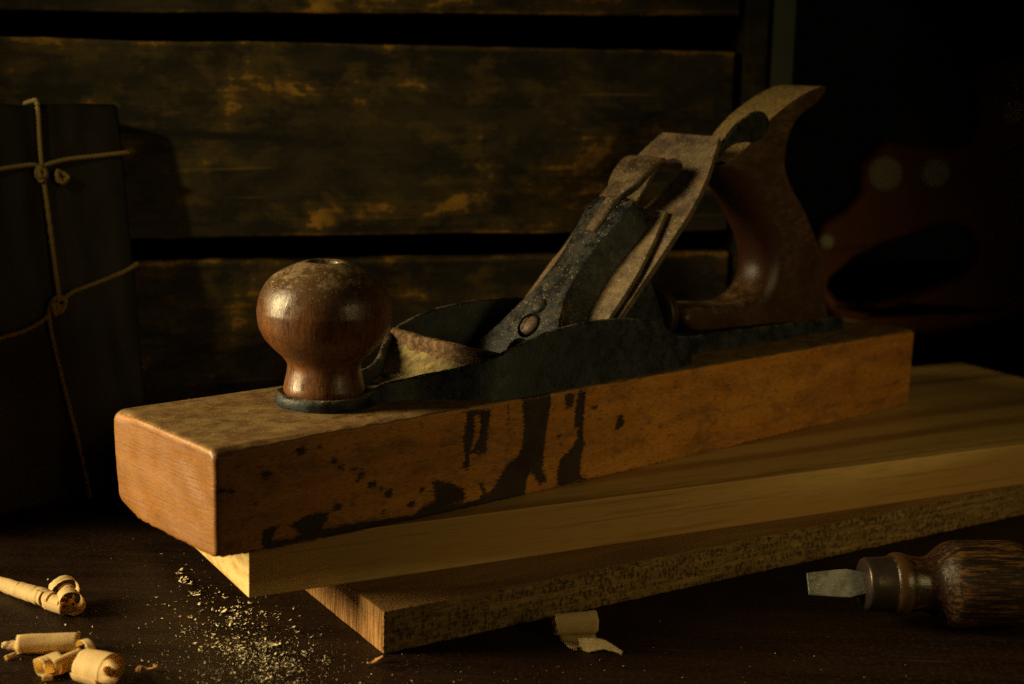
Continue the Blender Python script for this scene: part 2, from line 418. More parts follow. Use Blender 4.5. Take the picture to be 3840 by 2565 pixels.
def empty(name, label, cat, loc=(0, 0, 0), rot=(0, 0, 0), group=None):
    o = bpy.data.objects.new(name, None); COL.objects.link(o); o.empty_display_size = .02
    o.location = loc; o.rotation_euler = rot; o['label'] = label; o['category'] = cat
    if group: o['group'] = group
    return o

def tag(o, label, cat, group=None):
    o['label'] = label; o['category'] = cat
    if group: o['group'] = group

def bevel(o, w, seg=3, angle=35):
    b = o.modifiers.new("bevel", 'BEVEL'); b.width = w * .001; b.segments = seg; b.limit_method = 'ANGLE'
    b.angle_limit = radians(angle); b.harden_normals = False
    return o

def lathe(prof, seg=64, frame=None, jitter=0):
    """prof = [(r, h)] from the top axis down; frame maps (x,y,h) to coordinates"""
    V, F = [], []
    for r, h in prof:
        for k in range(seg):
            a = 2 * pi * k / seg
            p = (r * cos(a), r * sin(a), h); V.append(frame(*p) if frame else p)
    n = len(prof)
    for i in range(n - 1):
        for k in range(seg):
            k2 = (k + 1) % seg
            F.append((i * seg + k, i * seg + k2, (i + 1) * seg + k2, (i + 1) * seg + k))
    for i in (0, n - 1):
        F.append(tuple(i * seg + k for k in (range(seg) if i else reversed(range(seg)))))
    return V, F

def catmull(P, n=6, closed=False):
    P = [np.array(p, float) for p in P]; out = []; N = len(P)
    for i in range(N if closed else N - 1):
        if closed: a, b, c, d = P[i - 1], P[i], P[(i + 1) % N], P[(i + 2) % N]
        else: a, b, c, d = P[max(i - 1, 0)], P[i], P[i + 1], P[min(i + 2, N - 1)]
        for k in range(n):
            t = k / n
            out.append(.5 * ((2 * b) + (c - a) * t + (2 * a - 5 * b + 4 * c - d) * t * t + (3 * b - a - 3 * c + d) * t ** 3))
    if not closed: out.append(P[-1])
    return [tuple(float(x) for x in p) for p in out]

def extrude(poly, t0, t1, fr):
    """2-D outline extruded from t0 to t1; fr(a,b,t) -> coordinates"""
    n = len(poly)
    V = [fr(a, b, t0) for a, b in poly] + [fr(a, b, t1) for a, b in poly]
    F = [tuple(reversed(range(n))), tuple(range(n, 2 * n))] + [(i, (i + 1) % n, n + (i + 1) % n, n + i) for i in range(n)]
    return V, F

def extrude_hole(poly, hole, t0, t1, fr):
    """outline with one hole, triangulated"""
    from mathutils.geometry import tessellate_polygon
    tris = tessellate_polygon([[Vector((a, b, 0)) for a, b in poly], [Vector((a, b, 0)) for a, b in hole]])
    allp = list(poly) + list(hole); N = len(allp)
    V = [fr(a, b, t0) for a, b in allp] + [fr(a, b, t1) for a, b in allp]
    F = [tuple(t) for t in tris] + [tuple(N + i for i in reversed(t)) for t in tris]
    n = len(poly); h = len(hole)
    F += [(i, (i + 1) % n, N + (i + 1) % n, N + i) for i in range(n)]
    F += [(n + i, N + n + i, N + n + (i + 1) % h, n + (i + 1) % h) for i in range(h)]
    return V, F

def merge(*parts):
    V, F = [], []
    for v, f in parts:
        o = len(V); V += list(v); F += [tuple(i + o for i in g) for g in f]
    return V, F

def grid(rows, closed=False, cap=False):
    """rows of points -> quads; closed joins each row's ends"""
    V = [p for r in rows for p in r]; n = len(rows[0]); F = []
    for i in range(len(rows) - 1):
        for k in range(n if closed else n - 1):
            k2 = (k + 1) % n
            F.append((i * n + k, i * n + k2, (i + 1) * n + k2, (i + 1) * n + k))
    if cap:
        F.append(tuple(reversed(range(n)))); F.append(tuple(range((len(rows) - 1) * n, len(rows) * n)))
    return V, F

def tube(path, rad, seg=8, lobes=0, twist=0, amp=.15):
    P = [Vector(p) for p in path]; rows = []; s = 0
    prev = None
    for i, p in enumerate(P):
        d = (P[min(i + 1, len(P) - 1)] - P[max(i - 1, 0)]).normalized()
        if prev is None:
            x = d.orthogonal().normalized()
        else: x = (prev - d * prev.dot(d)).normalized()
        prev = x; y = d.cross(x)
        if i: s += (P[i] - P[i - 1]).length
        r0 = rad(i / (len(P) - 1)) if callable(rad) else rad
        row = []
        for k in range(seg):
            a = 2 * pi * k / seg
            r = r0 * (1 + (amp * cos(lobes * a + twist * s) if lobes else 0))
            row.append(tuple(p + x * r * cos(a) + y * r * sin(a)))
        rows.append(row)
    return grid(rows, closed=True, cap=True)

def apply_boolean(o, cutters):
    for c in cutters:
        m = o.modifiers.new("cut", 'BOOLEAN'); m.object = c; m.operation = 'DIFFERENCE'; m.solver = 'EXACT'
    bpy.context.view_layer.update()
    dg = bpy.context.evaluated_depsgraph_get()
    me = bpy.data.meshes.new_from_object(o.evaluated_get(dg))
    o.modifiers.clear(); o.data = me
    for c in cutters: bpy.data.objects.remove(c, do_unlink=True)

def box_surface(us, vs, ws):
    idx = {}; V = []; F = []
    def vid(i, j, k):
        if (i, j, k) not in idx:
            idx[(i, j, k)] = len(V); V.append((us[i], vs[j], ws[k]))
        return idx[(i, j, k)]
    nu, nv, nw = len(us) - 1, len(vs) - 1, len(ws) - 1
    for i in range(nu):
        for j in range(nv):
            for k in (0, nw): F.append((vid(i, j, k), vid(i + 1, j, k), vid(i + 1, j + 1, k), vid(i, j + 1, k)))
        for k in range(nw):
            for j in (0, nv): F.append((vid(i, j, k), vid(i + 1, j, k), vid(i + 1, j, k + 1), vid(i, j, k + 1)))
    for j in range(nv):
        for k in range(nw):
            for i in (0, nu): F.append((vid(i, j, k), vid(i, j + 1, k), vid(i, j + 1, k + 1), vid(i, j, k + 1)))
    return np.array(V, float), F

def steps(L, st, e=(.25, .6, 1.1, 1.8, 2.8, 4.2, 6.)):
    a = [0, *e]; mid = list(np.arange(e[-1] + st, L - e[-1] - st * .5, st))
    return a + mid + [L - x for x in reversed(a)]

def round_box(V, dims, rfun):
    out = []
    for p in V:
        r = rfun(p); q = np.array([min(max(p[i], r), dims[i] - r) for i in range(3)])
        d = p - q; l = np.linalg.norm(d)
        out.append(q + d / l * r if l > 1e-9 else p)
    return np.array(out)

def nz(x, y, z, s=1): return mnoise.noise(Vector((x * s, y * s, z * s)))

# ------------------------------------------------------------------ bench top
TV, TF = extrude([(-1.6, -.4), (1.6, -.4), (1.6, 1.9), (-1.6, 1.9)], -.04, 0, lambda a, b, t: (a, b, t))
tb = mesh("tabletop", TV, TF, TABLE, smooth=False, scale=1); tb['kind'] = 'structure'

# ------------------------------------------------------------------ the two boards
H1, H2 = .01747, .02267
def board(name, x, y, a, L, W, z, H, mat, endang, label, wear, r):
    fine = wear > .3
    us, vs, ws = steps(L, 1.3 if fine else 5), steps(W, 4), steps(H, .8 if fine else 2, (.3, .8, 1.5, 2.5))
    V, F = box_surface(us, vs, ws)
    V = round_box(V, (L, W, H), lambda p: r)
    sh = 1 / math.tan(endang)
    out = []
    for u, v, w in V:
        e = 0
        n = nz(u * .05, v * .05, w * .2) * wear
        if v < 1.5: v += -abs(nz(u * .12, 3, w * .35)) * wear + nz(u * .6, w * .9, 1) * wear * .5
        if fine and v < 1.5: v += (nz(u * .16, 2, w * 1.3) * .45 + nz(u * .7, 9, w * 1.9) * .28 + max(0, nz(u * .55, 4, w * .8) - .12) * 1.5)
        if u < 1.5: u += nz(7, v * .8, w * .8) * wear * .7
        if w > H - 1.5 and v < 3: w -= abs(nz(u * .25, 5, 2)) * wear
        out.append((u + v * sh, v, w))
    o = mesh(name, out, F, mat, loc=(x, y, z)); o.rotation_euler = (0, 0, a)
    tag(o, label, "board")
    return o
board("rough_board", -.04658, .52891, .58575, 620, 150, 0, 17.47, ROUGH, radians(88), "rough sawn board with torn fibres on its edge, lowest of the two boards", .5, .6)
board("pine_board", -.10161, .53922, .49754, 578, 183, H1, 22.67, PINE, 1.615, "smooth pale pine board on top of the rough one, directly beneath the hand plane", .06, .35)

# ------------------------------------------------------------------ hand plane
PX, PY, PA = -.10855, .50907, .74715
PL, PW, PH = 474.3, 82.6, 46.0
M = PW / 2
plane = empty("hand_plane", "old hand plane with orange wooden body and black iron frame resting on the pine board", "hand plane",
              (PX, PY, H1 + H2), (0, 0, PA))
Z = lambda w: w + PH
def part(name, VF, mat, parent=plane, smooth=True, autosm=40):
    return mesh(name, *VF, mat, parent, smooth, autosm=autosm)

# --- body
STAIN = [
 [[122.3,-1.1],[137.4,-2.2],[136.1,-11.3],[135.6,-21.1],[133.8,-22.8],[127.4,-21.8],[126.7,-19.7],[128.5,-17.0],[130.7,-14.4],[130.5,-5.2],[128.0,-4.8],[128.4,-14.1],[126.4,-19.6],[125.2,-28.7],[120.2,-26.9],[122.5,-22.9],[121.1,-13.0],[122.5,-7.4]],
 [[146.2,-0.2],[148.0,-0.3],[147.8,-13.0],[147.5,-29.0],[146.8,-28.9],[146.9,-12.9]],
 [[154.8,0.5],[173.7,0.5],[172.8,-9.5],[171.2,-18.5],[170.4,-28.6],[170.0,-34.7],[173.8,-41.5],[167.7,-42.5],[162.5,-35.5],[160.1,-40.2],[159.8,-47.3],[136.1,-47.0],[123.3,-44.7],[128.3,-43.1],[133.2,-40.5],[131.1,-35.2],[133.6,-34.6],[135.8,-40.0],[137.7,-40.3],[143.3,-34.3],[147.0,-29.4],[153.4,-26.4],[155.9,-23.3],[156.8,-14.3],[155.8,-7.2]],
 [[181.3,-1.0],[189.0,-1.3],[187.4,-8.5],[182.5,-9.0]],
 [[190.5,-1.1],[195.9,-1.3],[195.5,-12.7],[195.2,-19.9],[196.4,-27.5],[194.7,-34.6],[194.4,-41.9],[200.5,-46.1],[178.9,-45.6],[179.6,-32.1],[186.5,-29.1],[190.5,-24.5],[190.9,-19.3],[188.6,-17.9],[188.8,-8.6]],
 [[198.2,-9.5],[204.8,-9.9],[203.4,-12.4],[199.0,-11.6]],
 [[217.9,-16.3],[221.7,-17.0],[223.4,-20.8],[221.4,-23.8],[215.4,-24.2],[216.6,-20.4]],
 [[103.9,-29.5],[108.1,-29.4],[110.5,-31.1],[116.0,-31.6],[118.0,-33.9],[122.3,-35.6],[124.4,-39.9],[123.2,-42.2],[110.9,-43.3],[107.2,-39.7],[104.7,-35.4],[98.7,-33.4],[98.1,-32.3],[105.8,-34.6]],
 [[20.0,-35.8],[29.1,-35.8],[27.0,-38.7],[25.4,-41.6],[32.0,-42.6],[38.0,-41.6],[32.4,-36.8],[39.6,-33.7],[51.8,-33.8],[51.8,-36.8],[49.2,-40.8],[58.1,-41.1],[76.4,-41.5],[95.5,-42.8],[99.4,-40.4],[107.2,-38.6],[111.3,-41.0],[123.7,-42.4],[132.0,-42.3],[150.3,-44.7],[150.5,-50.0],[58.2,-50.5],[20.4,-47.1]],
 [[-1,-46],[24,-44.5],[24,-50],[-1,-50]]]
SPOTS = [[19.1,-10.1,.9],[22.2,-13.7,2.1],[38.1,-6.3,2.2],[47.5,-5.6,1.2],[54.1,-13.0,1.7],[57.4,-16.2,1.4],[64.0,-18.2,1.7],[67.7,-20.7,1.7],[66.5,-22.9,1.2],[72.8,-26.2,2.0],[77.5,-29.1,1.2],[81.3,-31.7,2.3],[93.9,-38.3,1.9],[55.7,-33.2,2.1],[78.7,-38.9,1.4],[2.9,-17.3,1.9],[6.8,-17.8,1.4],[17.5,-24.6,.8],[106.8,-26.3,.8],[99.6,-32.8,1.2],[179.8,-20.9,1.1],[180.0,-24.8,1.2],[150.5,-17.3,.6],[258,-7.5,.7],[236,-26,.6],[262,-24,.5],[300,-12,.6],[212,-10,.6],[340,-20,.5]]
def stain_sd(U, Wd):
    best = np.full(U.shape, 12.)
    for poly in STAIN:
        P = np.array(poly, float); inside = np.zeros(U.shape, bool); d = np.full(U.shape, 1e9)
        for i in range(len(P)):
            a, b = P[i], P[(i + 1) % len(P)]; e = b - a
            t = np.clip(((U - a[0]) * e[0] + (Wd - a[1]) * e[1]) / (e @ e), 0, 1)
            d = np.minimum(d, np.hypot(U - a[0] - t * e[0], Wd - a[1] - t * e[1]))
            c = ((a[1] > Wd) != (b[1] > Wd))
            with np.errstate(divide='ignore', invalid='ignore'):
                xi = (b[0] - a[0]) * (Wd - a[1]) / (b[1] - a[1] if b[1] != a[1] else 1e-9) + a[0]
            inside ^= c & (U < xi)
        best = np.minimum(best, np.where(inside, -d, d) + .35)
    for x, y, r in SPOTS:
        best = np.minimum(best, np.hypot((U - x) * .8, (Wd - y) * 1.15) - r + .2)
    return best
us, vs, ws = steps(PL, 1.1), steps(PW, 2.2), steps(PH, .9, (.25, .6, 1.1, 1.8, 2.8, 4.2))
V, F = box_surface(us, vs, ws)
def rb(p):
    u, v, w = p
    r = 1.5
    far = min(1, max(0, (v - 60) / 14)); r += far * 3.5
    if u < 12: r = max(r, 2.2 + far * (3.0 + 4.0 * min(1, max(0, (26 - w) / 14))))
    if u > PL - 14: r = max(r, 3.4)
    return r
V0 = V.copy(); V = round_box(V, (PL, PW, PH), rb)
out = []
for (u, v, w), q in zip(V, V0):
    lift = 3.3 * max(0, 1 - u / 150) ** 1.5
    if u < 3: lift *= 1
    w2 = w + lift * (1 - w / PH)
    # worn, chipped lower arris and softened upper one
    if w < 2.2 and v < 3: w2 += abs(nz(u * .22, 1, 4)) * 1.0 + max(0, nz(u * .6, 2, 9)) * .8
    if w < 2.2 and u < 3: w2 += abs(nz(v * .45, 7, 2)) * 1.1; 
    if w > PH - 2.5 and v < 2.5: w2 -= abs(nz(u * .07, 5, 1)) * .7 + .9 * max(0, 1 - u / 60)
    if u < 2: u += nz(v * .08, w * .08, 3) * .5
    if v < 2: v += nz(u * .02, w * .05, 8) * .35
    out.append((u, v, w2))
body = part("body", (out, F), BODY, autosm=None)
sd = stain_sd(V[:, 0], V[:, 2] - PH); sd = np.where(V[:, 1] < 2.5, sd, 12.)
at = body.data.attributes.new("stain", 'FLOAT', 'POINT'); at.data.foreach_set('value', sd.astype(np.float32))

# --- iron frame
def hcheek(u):
    T = [(62, 5.2), (78, 5.2), (90, 5.6), (102, 8.0), (111, 9.0), (121, 11.5), (130, 14.6), (137, 17.4), (148, 21.6), (158, 24.6), (166, 26.7), (180, 28.7), (192, 29.5), (205, 29.8), (219, 29.2), (232, 27.9), (240, 26.6), (247, 24.9), (252, 23.2), (256, 21.2), (260, 18.6), (265, 16.3), (269, 15.2), (274, 14.6), (279, 13.4), (286, 11.4), (296, 9.7), (310, 9.0), (430, 7.6), (437, 5.6), (446, 5.0)]
    for (a, x), (b, y) in zip(T, T[1:]):
        if u <= b: t = max(0, (u - a) / (b - a)); return x + (y - x) * t
    return T[-1][1]
C_near = catmull([(70, 28.5), (76, 23.6), (84, 22.6), (92, 25.3), (102, 27.4), (112, 25.6), (121, 20.5), (129, 13), (136, 7.2), (144, 3.2), (155, 1.4), (175, 1.6), (200, 3.0), (240, 4.5), (262, 5.5), (276, 7.6), (284, 12.5), (290, 19), (300, 24), (316, 25.6), (380, 25.8), (432, 26.2), (440, 28.5), (445, 34), (446.5, M)], 8)
rows = []
for side in (0, 1):
    rr = []
    for i, (u, v) in enumerate(C_near):
        a = C_near[max(i - 1, 0)]; b = C_near[min(i + 1, len(C_near) - 1)]
        t = np.array([b[0] - a[0], b[1] - a[1]]); t /= np.linalg.norm(t); n = np.array([-t[1], t[0]])
        th = 3.0 if u < 270 else 4.5
        h = hcheek(u); ins = []
        foot = 1.0 + 0 * u
        prof = [(-foot, -.1), (-foot * .9, .8), (-.15, 2.0 if h > 6 else 1.5), (0, h - 1.1), (.35, h - .35), (1.0, h), (th - 1.0, h), (th - .35, h - .35), (th, h - 1.2), (th, .5)]
        row = []
        for o, w in prof:
            x = u + n[0] * o; y = v + n[1] * o
            w += nz(x * .12, y * .12, w) * .25 * (w > 2)
            row.append((x, y if side == 0 else PW - y, Z(w)))
        rr.append(row)
    rows.append(grid(rr, closed=True, cap=True))
plate = [(u, v) for u, v in C_near]; plate = [(u, v + 1.5) for u, v in plate] + [(u, PW - v - 1.5) for u, v in reversed(plate[:-1])]
fr_uvw = lambda a, b, t: (a, b, Z(t))
fr_parts = list(rows)
fr_parts.append(extrude(plate, -.5, 2.6, fr_uvw))
ring = [(0.1, 4.4), (16.2, 4.4), (17.6, 4.6), (18.6, 5.2), (19.8, 5.2), (20.6, 4.5), (20.9, 3.2), (20.9, 1.4), (20.5, .3), (20.3, -.5), (.1, -.5)]
fr_parts.append(lathe(ring, 72, lambda x, y, h: (78 + x, M + y, Z(h + nz(x * .15, y * .15, 2) * .25))))
# dusty curved web rising to the throat's front lip
web = []
for u, w in [(108, 1.5), (114, 2.9), (122, 3.6), (129, 5.2), (134, 7.6), (138, 11.0), (140.6, 14.8), (141.3, 16.0), (141.0, 19.2), (141.6, 20.3), (143.2, 20.8), (145.6, 20.6), (146.2, 19.6), (146.2, 0.5), (112, .5)]:
    lo_ = [c for c in C_near if c[0] >= u - .01]; vlo = (lo_[0][1] if lo_ else 3) + 1.3
    web.append([(u + (nz(v * .1, w * .2, 1) * .5), v, Z(w + nz(u * .1, v * .12, 5) * .35 - .8 * (w > 15) * (1 - ((v - M) / M) ** 2))) for v in np.linspace(vlo, PW - vlo, 40)])
web_first = sum(len(f) for v_, f in fr_parts)
V1, F1 = grid(web + [web[0]]); fr_parts.append((V1, F1))
frame = part("iron_frame", merge(*fr_parts), IRON, autosm=50)
# rust/dust on the web is part of the casting's surface: its own look, so its own material slot
def mat_web():
    m = Mat("dusty_rusted_casting"); v = m.co()
    z = m.sep(m.tc.outputs['Object'], 2)
    rust = m.mix(m.mapr(m.noise(v, 300, 8, .8), .42, .60), (.055, .032, .018), (.19, .115, .052))
    dustc = m.mix(m.mapr(m.noise(v, 220, 8, .8), .42, .60), (.12, .092, .036), (.27, .21, .088))
    dark = m.mix(m.mapr(m.noise(m.co(loc=(1, 1, 0)), 70, 5, .6), .55, .68), dustc, (.07, .072, .05))
    e = m.mapr(m.add(z, m.mul(m.add(m.noise(v, 130, 4, .6), -.5), .008)), .0588, .0594)
    col = m.mix(e, dark, rust)
    ck = m.mapr(m.noise(v, 1100, 3), .62, .7); col = m.mix(m.mul(ck, .4), col, (.03, .02, .015))
    h = m.add(m.mul(e, 1.4), m.add(m.noise(v, 420, 5, .75), m.mul(m.noise(v, 1500, 3), .4)))
    return m.fin(col, .85, m.bump(h, .75, .0008), 0, .2)
frame.data.materials.append(mat_web())
for p in frame.data.polygons:
    c = p.center * 1000
    if p.index >= web_first and c.x < 146.4: p.material_index = 1
# throat's shade painted as a dark sheet; the body has no opening
part("throat", extrude([(146, 6), (262, 6), (262, PW - 6), (146, PW - 6)], 2.4, 3.0, fr_uvw), mat_flat("throat_shade", (.008, .007, .006), .8))
# screw in the flange
sv = lathe([(.1, 5.2), (2.5, 5.1), (4.0, 4.7), (4.6, 4.0), (4.7, 2.0), (.1, 2.0)], 28, lambda x, y, h: (125 + x, 54 + y, Z(h)))
sc_ = part("frame_screw", merge(sv, ), SCREW)
cut = mesh("cut", *extrude([(124.4, 48), (125.6, 48), (125.6, 60), (124.4, 60)], 4.2, 7, fr_uvw), SCREW, plane)
apply_boolean(sc_, [cut])

# --- front knob
kp = catmull([(6.6, 60.4), (8.2, 60.9), (12.3, 59.7), (19.4, 56.3), (24.2, 52.2), (27.2, 46.8), (28.4, 41.5), (28.5, 38.6), (27.7, 33.2), (25.2, 28.2), (21.4, 23.9), (18.4, 21.1), (16.4, 18.6), (15.7, 16.6), (15.9, 13.9), (16.8, 9.6), (17.3, 7.2), (17.3, 5.6), (16.9, 4.6)], 5)
kp = [(.1, 57.6), (5.9, 57.6), (6.3, 58.0), (6.4, 60.0)] + kp + [(.1, 4.6)]
knob = part("front_knob", lathe(kp, 112, lambda x, y, h: (78 + x + nz(x * .05, y * .05, h * .05) * .25, M + y, Z(h))), KNOB, autosm=60)
part("knob_screw", lathe([(.1, 58.2), (4.2, 58.2), (5.3, 57.9), (5.4, 57.0), (.1, 57.0)], 32, lambda x, y, h: (78 + x, M + y, Z(h + .3))), SCREW, knob)

# --- frames along the sloping blade bed
TH = radians(45.5); U_0 = 197.0
def fb(s, v, h):     # s up the slope, v across from the centre line, h above the cutter's face
    return (U_0 + s * cos(TH) - h * sin(TH), M + v, Z(s * sin(TH) + h * cos(TH)))
# frog (casting that carries the cutter)
fz = lambda u, w, v: (u, v, Z(w))
bedpt = lambda s, h: (U_0 + s * cos(TH) - h * sin(TH), s * sin(TH) + h * cos(TH))
frog = [bedpt(2, -3.2), bedpt(102, -3.2), bedpt(108, -5.5), bedpt(107, -8.5), bedpt(70, -9.5), (262, 26), (268, 12), (268, 1), (200, 1)]
fo = part("frog", extrude(frog, 14, PW - 14, fz), IRON); bevel(fo, .9, 2)
# adjusting wheel
wf = lambda x, y, h: (284 + h * cos(.5) - x * sin(.5) * .0, M + y, Z(20 + x) + 0)
wp = [(.1, 9), (4, 9), (9, 8.6), (12.2, 8.6), (13.4, 8.2), (13.8, 7.2), (13.0, 6.2), (12.2, 5.4), (13.0, 4.6), (13.9, 3.6), (13.6, 2.0), (12, 1.0), (6, 0), (.1, 0)]
part("adjusting_wheel", lathe(wp, 48, wf), WHEEL)
# cutter
slot = [(131 + 10.2 * cos(a), -.6 + 9.6 * sin(a)) for a in np.linspace(-pi * .55, pi * .42, 16)]
slot += [(121, 6.3), (104, 5.2), (98, 4.5), (98, -1.5), (106, -2.2)]
blade_out = [(0, -32.6), (104, -32.6), (119, -31.0), (133, -27.8), (146, -23.6), (157.4, -19.6), (158.2, -18.8), (158.4, 18.8), (157.4, 20.2), (146, 24.2), (133, 28), (119, 31.2), (104, 32.6), (0, 32.6)]
bl = part("cutter", extrude_hole(blade_out, slot, -3.0, 0, lambda a, b, t: fb(a, b, t)), BLADE, smooth=False, autosm=None)
bevel(bl, .35, 2)
# cap iron
ci = [(-2, -30.5), (36, -30.5), (56, -30.2), (66, -29.4), (84, -26.3), (103.2, -21.6), (104.2, -20.6), (104.2, 20.6), (103.2, 21.6), (84, 26.3), (64, 29.6), (-2, 30.5)]
co_ = part("cap_iron", extrude(ci, .35, 2.9, lambda a, b, t: fb(a, b, t + .5)), CAPIRON, smooth=False, autosm=None); bevel(co_, .4, 2)
# lever cap: shell with a flat back and sloping skirts
secs = [(100.4, 5, 8.5, 13.5, 4), (99.4, 9.5, 12.5, 16.0, 4), (96.5, 12.2, 15.6, 17.6, 3.8), (91, 13.2, 17.0, 18.3, 3.7), (82, 12.4, 16.8, 18.4, 3.7), (72, 10.2, 15.6, 18.2, 3.6), (60, 9.0, 14.8, 18.0, 3.6), (48, 9.0, 15.2, 18.0, 3.6), (38, 10.4, 17.0, 18.0, 3.6), (29, 13.2, 20.4, 17.5, 3.8), (20, 17.0, 24.6, 16.6, 5.0), (11, 22.0, 28.2, 15.0, 7), (4, 27.0, 30.4, 13.4, 8), (-3, 30.6, 31.6, 11.2, 8), (-9, 31.6, 32.0, 9.0, 6.5)]
secs_s = catmull(secs, 4)
rows = []
for s, wt, wb, ht, hb in secs_s:
    half = [(0, ht), (wt * .35, ht), (wt * .7, ht - .05), (wt * .92, ht - .25), (wt + .3, ht - .7), (wt + .9, ht - 1.6), (wt + .9 + (wb - wt - .9) * .5, (ht - 1.6 + hb) / 2), (wb, hb)]
    innr = [(wb - 2.4, hb), (max(wt - 1.0, 2), ht - 4.2), (0, ht - 3.4)]
    ring_ = half + innr
    loop = [(v, h) for v, h in ring_] + [(-v, h) for v, h in reversed(ring_[1:-1])]
    rows.append([fb(s, v, h + nz(s * .1, v * .1, 3) * .2) for v, h in loop])
lc = part("lever_cap", grid(rows, closed=True, cap=True), CAP, autosm=None)
c1 = mesh("cut", *lathe([(.1, 40), (4.3, 40), (4.3, -4), (.1, -4)], 32, lambda x, y, h: fb(2.5 + x * 1.5, y * 1.6, h)), CAP, plane)
c2 = mesh("cut", *lathe([(.1, 40), (6.7, 40), (6.7, -4), (.1, -4)], 32, lambda x, y, h: fb(15.8 + x, y, h)), CAP, plane)
apply_boolean(lc, [c1, c2])
bm = bmesh.new(); bm.from_mesh(lc.data)
for f in bm.faces: f.smooth = True
for e in bm.edges:
    if len(e.link_faces) == 2 and e.calc_face_angle(0) > radians(30): e.smooth = False
bm.to_mesh(lc.data); bm.free()
dome = lambda r, h0, k: [(.1, h0 + k), (r * .4, h0 + k * .93), (r * .72, h0 + k * .7), (r * .92, h0 + k * .35), (r, h0 - .1), (r * .96, h0 - 1.2)]
part("rivet", lathe(dome(4.3, 17.6, 2.2) + [(.1, 15)], 32, lambda x, y, h: fb(26.5 + x, y, h)), DARKIRON, lc)
scw = part("cap_screw", lathe(dome(5.2, 15.4, 2.6) + [(2.4, 13.8), (2.4, 0), (.1, 0)], 36, lambda x, y, h: fb(16.4 + x, y, h)), SCREW)
cut = mesh("cut", *extrude([(10.5, .6), (10.5, 1.9), (23.5, 1.9), (23.5, .6)], 16.2, 26, lambda a, b, t: fb(a, b, t)), SCREW, plane)
apply_boolean(scw, [cut])
# cam lever on the cap
cl = catmull([(234.5, 66.3, 3.6, 2.2), (239, 70.8, 3.7, 2.6), (244, 76.4, 3.8, 3.0), (249, 82, 4.0, 3.6), (253, 86.2, 6.6, 4.6), (257, 90.2, 9.6, 4.8), (261.5, 94.8, 11.2, 4.4), (266.5, 99, 11.8, 3.8), (271.5, 101.5, 11.8, 3.4), (275.8, 101.8, 11.5, 3.2), (278.6, 100.2, 11.0, 2.8)], 5)
rows = []
for i, (u, w, hw, th) in enumerate(cl):
    a = cl[max(i - 1, 0)]; b = cl[min(i + 1, len(cl) - 1)]
    t = np.array([b[0] - a[0], b[1] - a[1]]); t /= np.linalg.norm(t); n = np.array([-t[1], t[0]])
    loop = []
    for v, h in [(-hw + .8, 0), (-hw * .5, .3), (0, .35), (hw * .5, .3), (hw - .8, 0), (hw - .15, -.5), (hw, -1.1), (hw - .3, -th * .7), (hw - 1.2, -th), (0, -th), (-hw + 1.2, -th), (-hw + .3, -th * .7), (-hw, -1.1), (-hw + .15, -.5)]:
        loop.append((u + n[0] * h, M - .5 + v, Z(w + n[1] * h)))
    rows.append(loop)
camo = part("cam_lever", grid(rows, closed=True, cap=True), CAM, lc, autosm=60)
cb = [(243, 73), (249, 80), (254, 85), (259, 89.5), (263, 92), (265, 91), (261, 87), (257, 82), (253, 76), (249, 71.5), (247, 69)]
cbo = part("cam_heel", extrude(cb, M - 4.5, M + 4.5, fz), CAM, camo); bevel(cbo, .8, 2)

# --- lateral adjusting lever behind the cutter
pd = catmull([(296, 99), (303, 104.5), (309.5, 109.0), (314.5, 113.6), (320.2, 118.4), (328.4, 122.8), (334.6, 125.5), (341.2, 125.7), (345.9, 122.4), (346.9, 118.2), (344.0, 113.5), (336.3, 110.0), (323.2, 109.6), (315.4, 107.6), (309.5, 103.9), (302, 98)], 5, closed=True)
ll = part("lateral_lever", extrude(pd, M - 20.6, M - 17.6, fz), DARKIRON); bevel(ll, 1.1, 3, 50)

# --- tote
TP = [(310, 98, .6), (317, 98.8, .8), (325.5, 101.4, .8), (332.5, 104.8, .8), (339.4, 109, .8), (346, 114.8, .8), (353.2, 120.4, .8), (360.3, 124.8, .8), (367.8, 128.6, .8), (377.5, 133.2, .8), (388, 137, .8), (396, 139.2, .8), (402.6, 139.8, .8), (403.4, 138.2, .8), (402, 135.7, 1), (396.5, 130.4, 1.6), (385.6, 124.8, 2.6), (377.9, 117.8, 4), (374.2, 109.5, 4.5), (373.2, 103, 4.5), (374.8, 96.6, 6.5), (381.4, 86.0, 6.5), (393.6, 74.0, 6.5), (404.6, 59.8, 6), (412, 46.0, 3.5), (416.4, 31.6, 3), (418.6, 18, 2), (419.5, 7.6, 1), (380, 8.9, .8), (340, 10.2, .8), (308.5, 11.2, 1.2), (302, 12, 2.5), (298, 13.7, 3.5), (294.8, 17.5, 4), (295.6, 21.2, 4.5), (299.5, 23.6, 5), (306.6, 23.9, 5), (322, 22.6, 5.5), (339.7, 21.2, 6), (351.5, 23.8, 8.5), (358.8, 28.4, 11), (363, 34.5, 13), (364.3, 42.4, 13.5), (361, 51.6, 13.5), (355.4, 59.8, 13.5), (343.2, 74, 13.5), (329.2, 88.2, 11), (316, 96.4, 4)]
TPs = catmull(TP, 4, closed=True)
n = len(TPs); nrm = []
for i in range(n):
    a, b = TPs[(i - 2) % n], TPs[(i + 2) % n]; t = np.array([b[0] - a[0], b[1] - a[1]]); t /= np.linalg.norm(t)
    nrm.append((t[1], -t[0]))      # outline runs clockwise as seen (u right, w up): this points inward
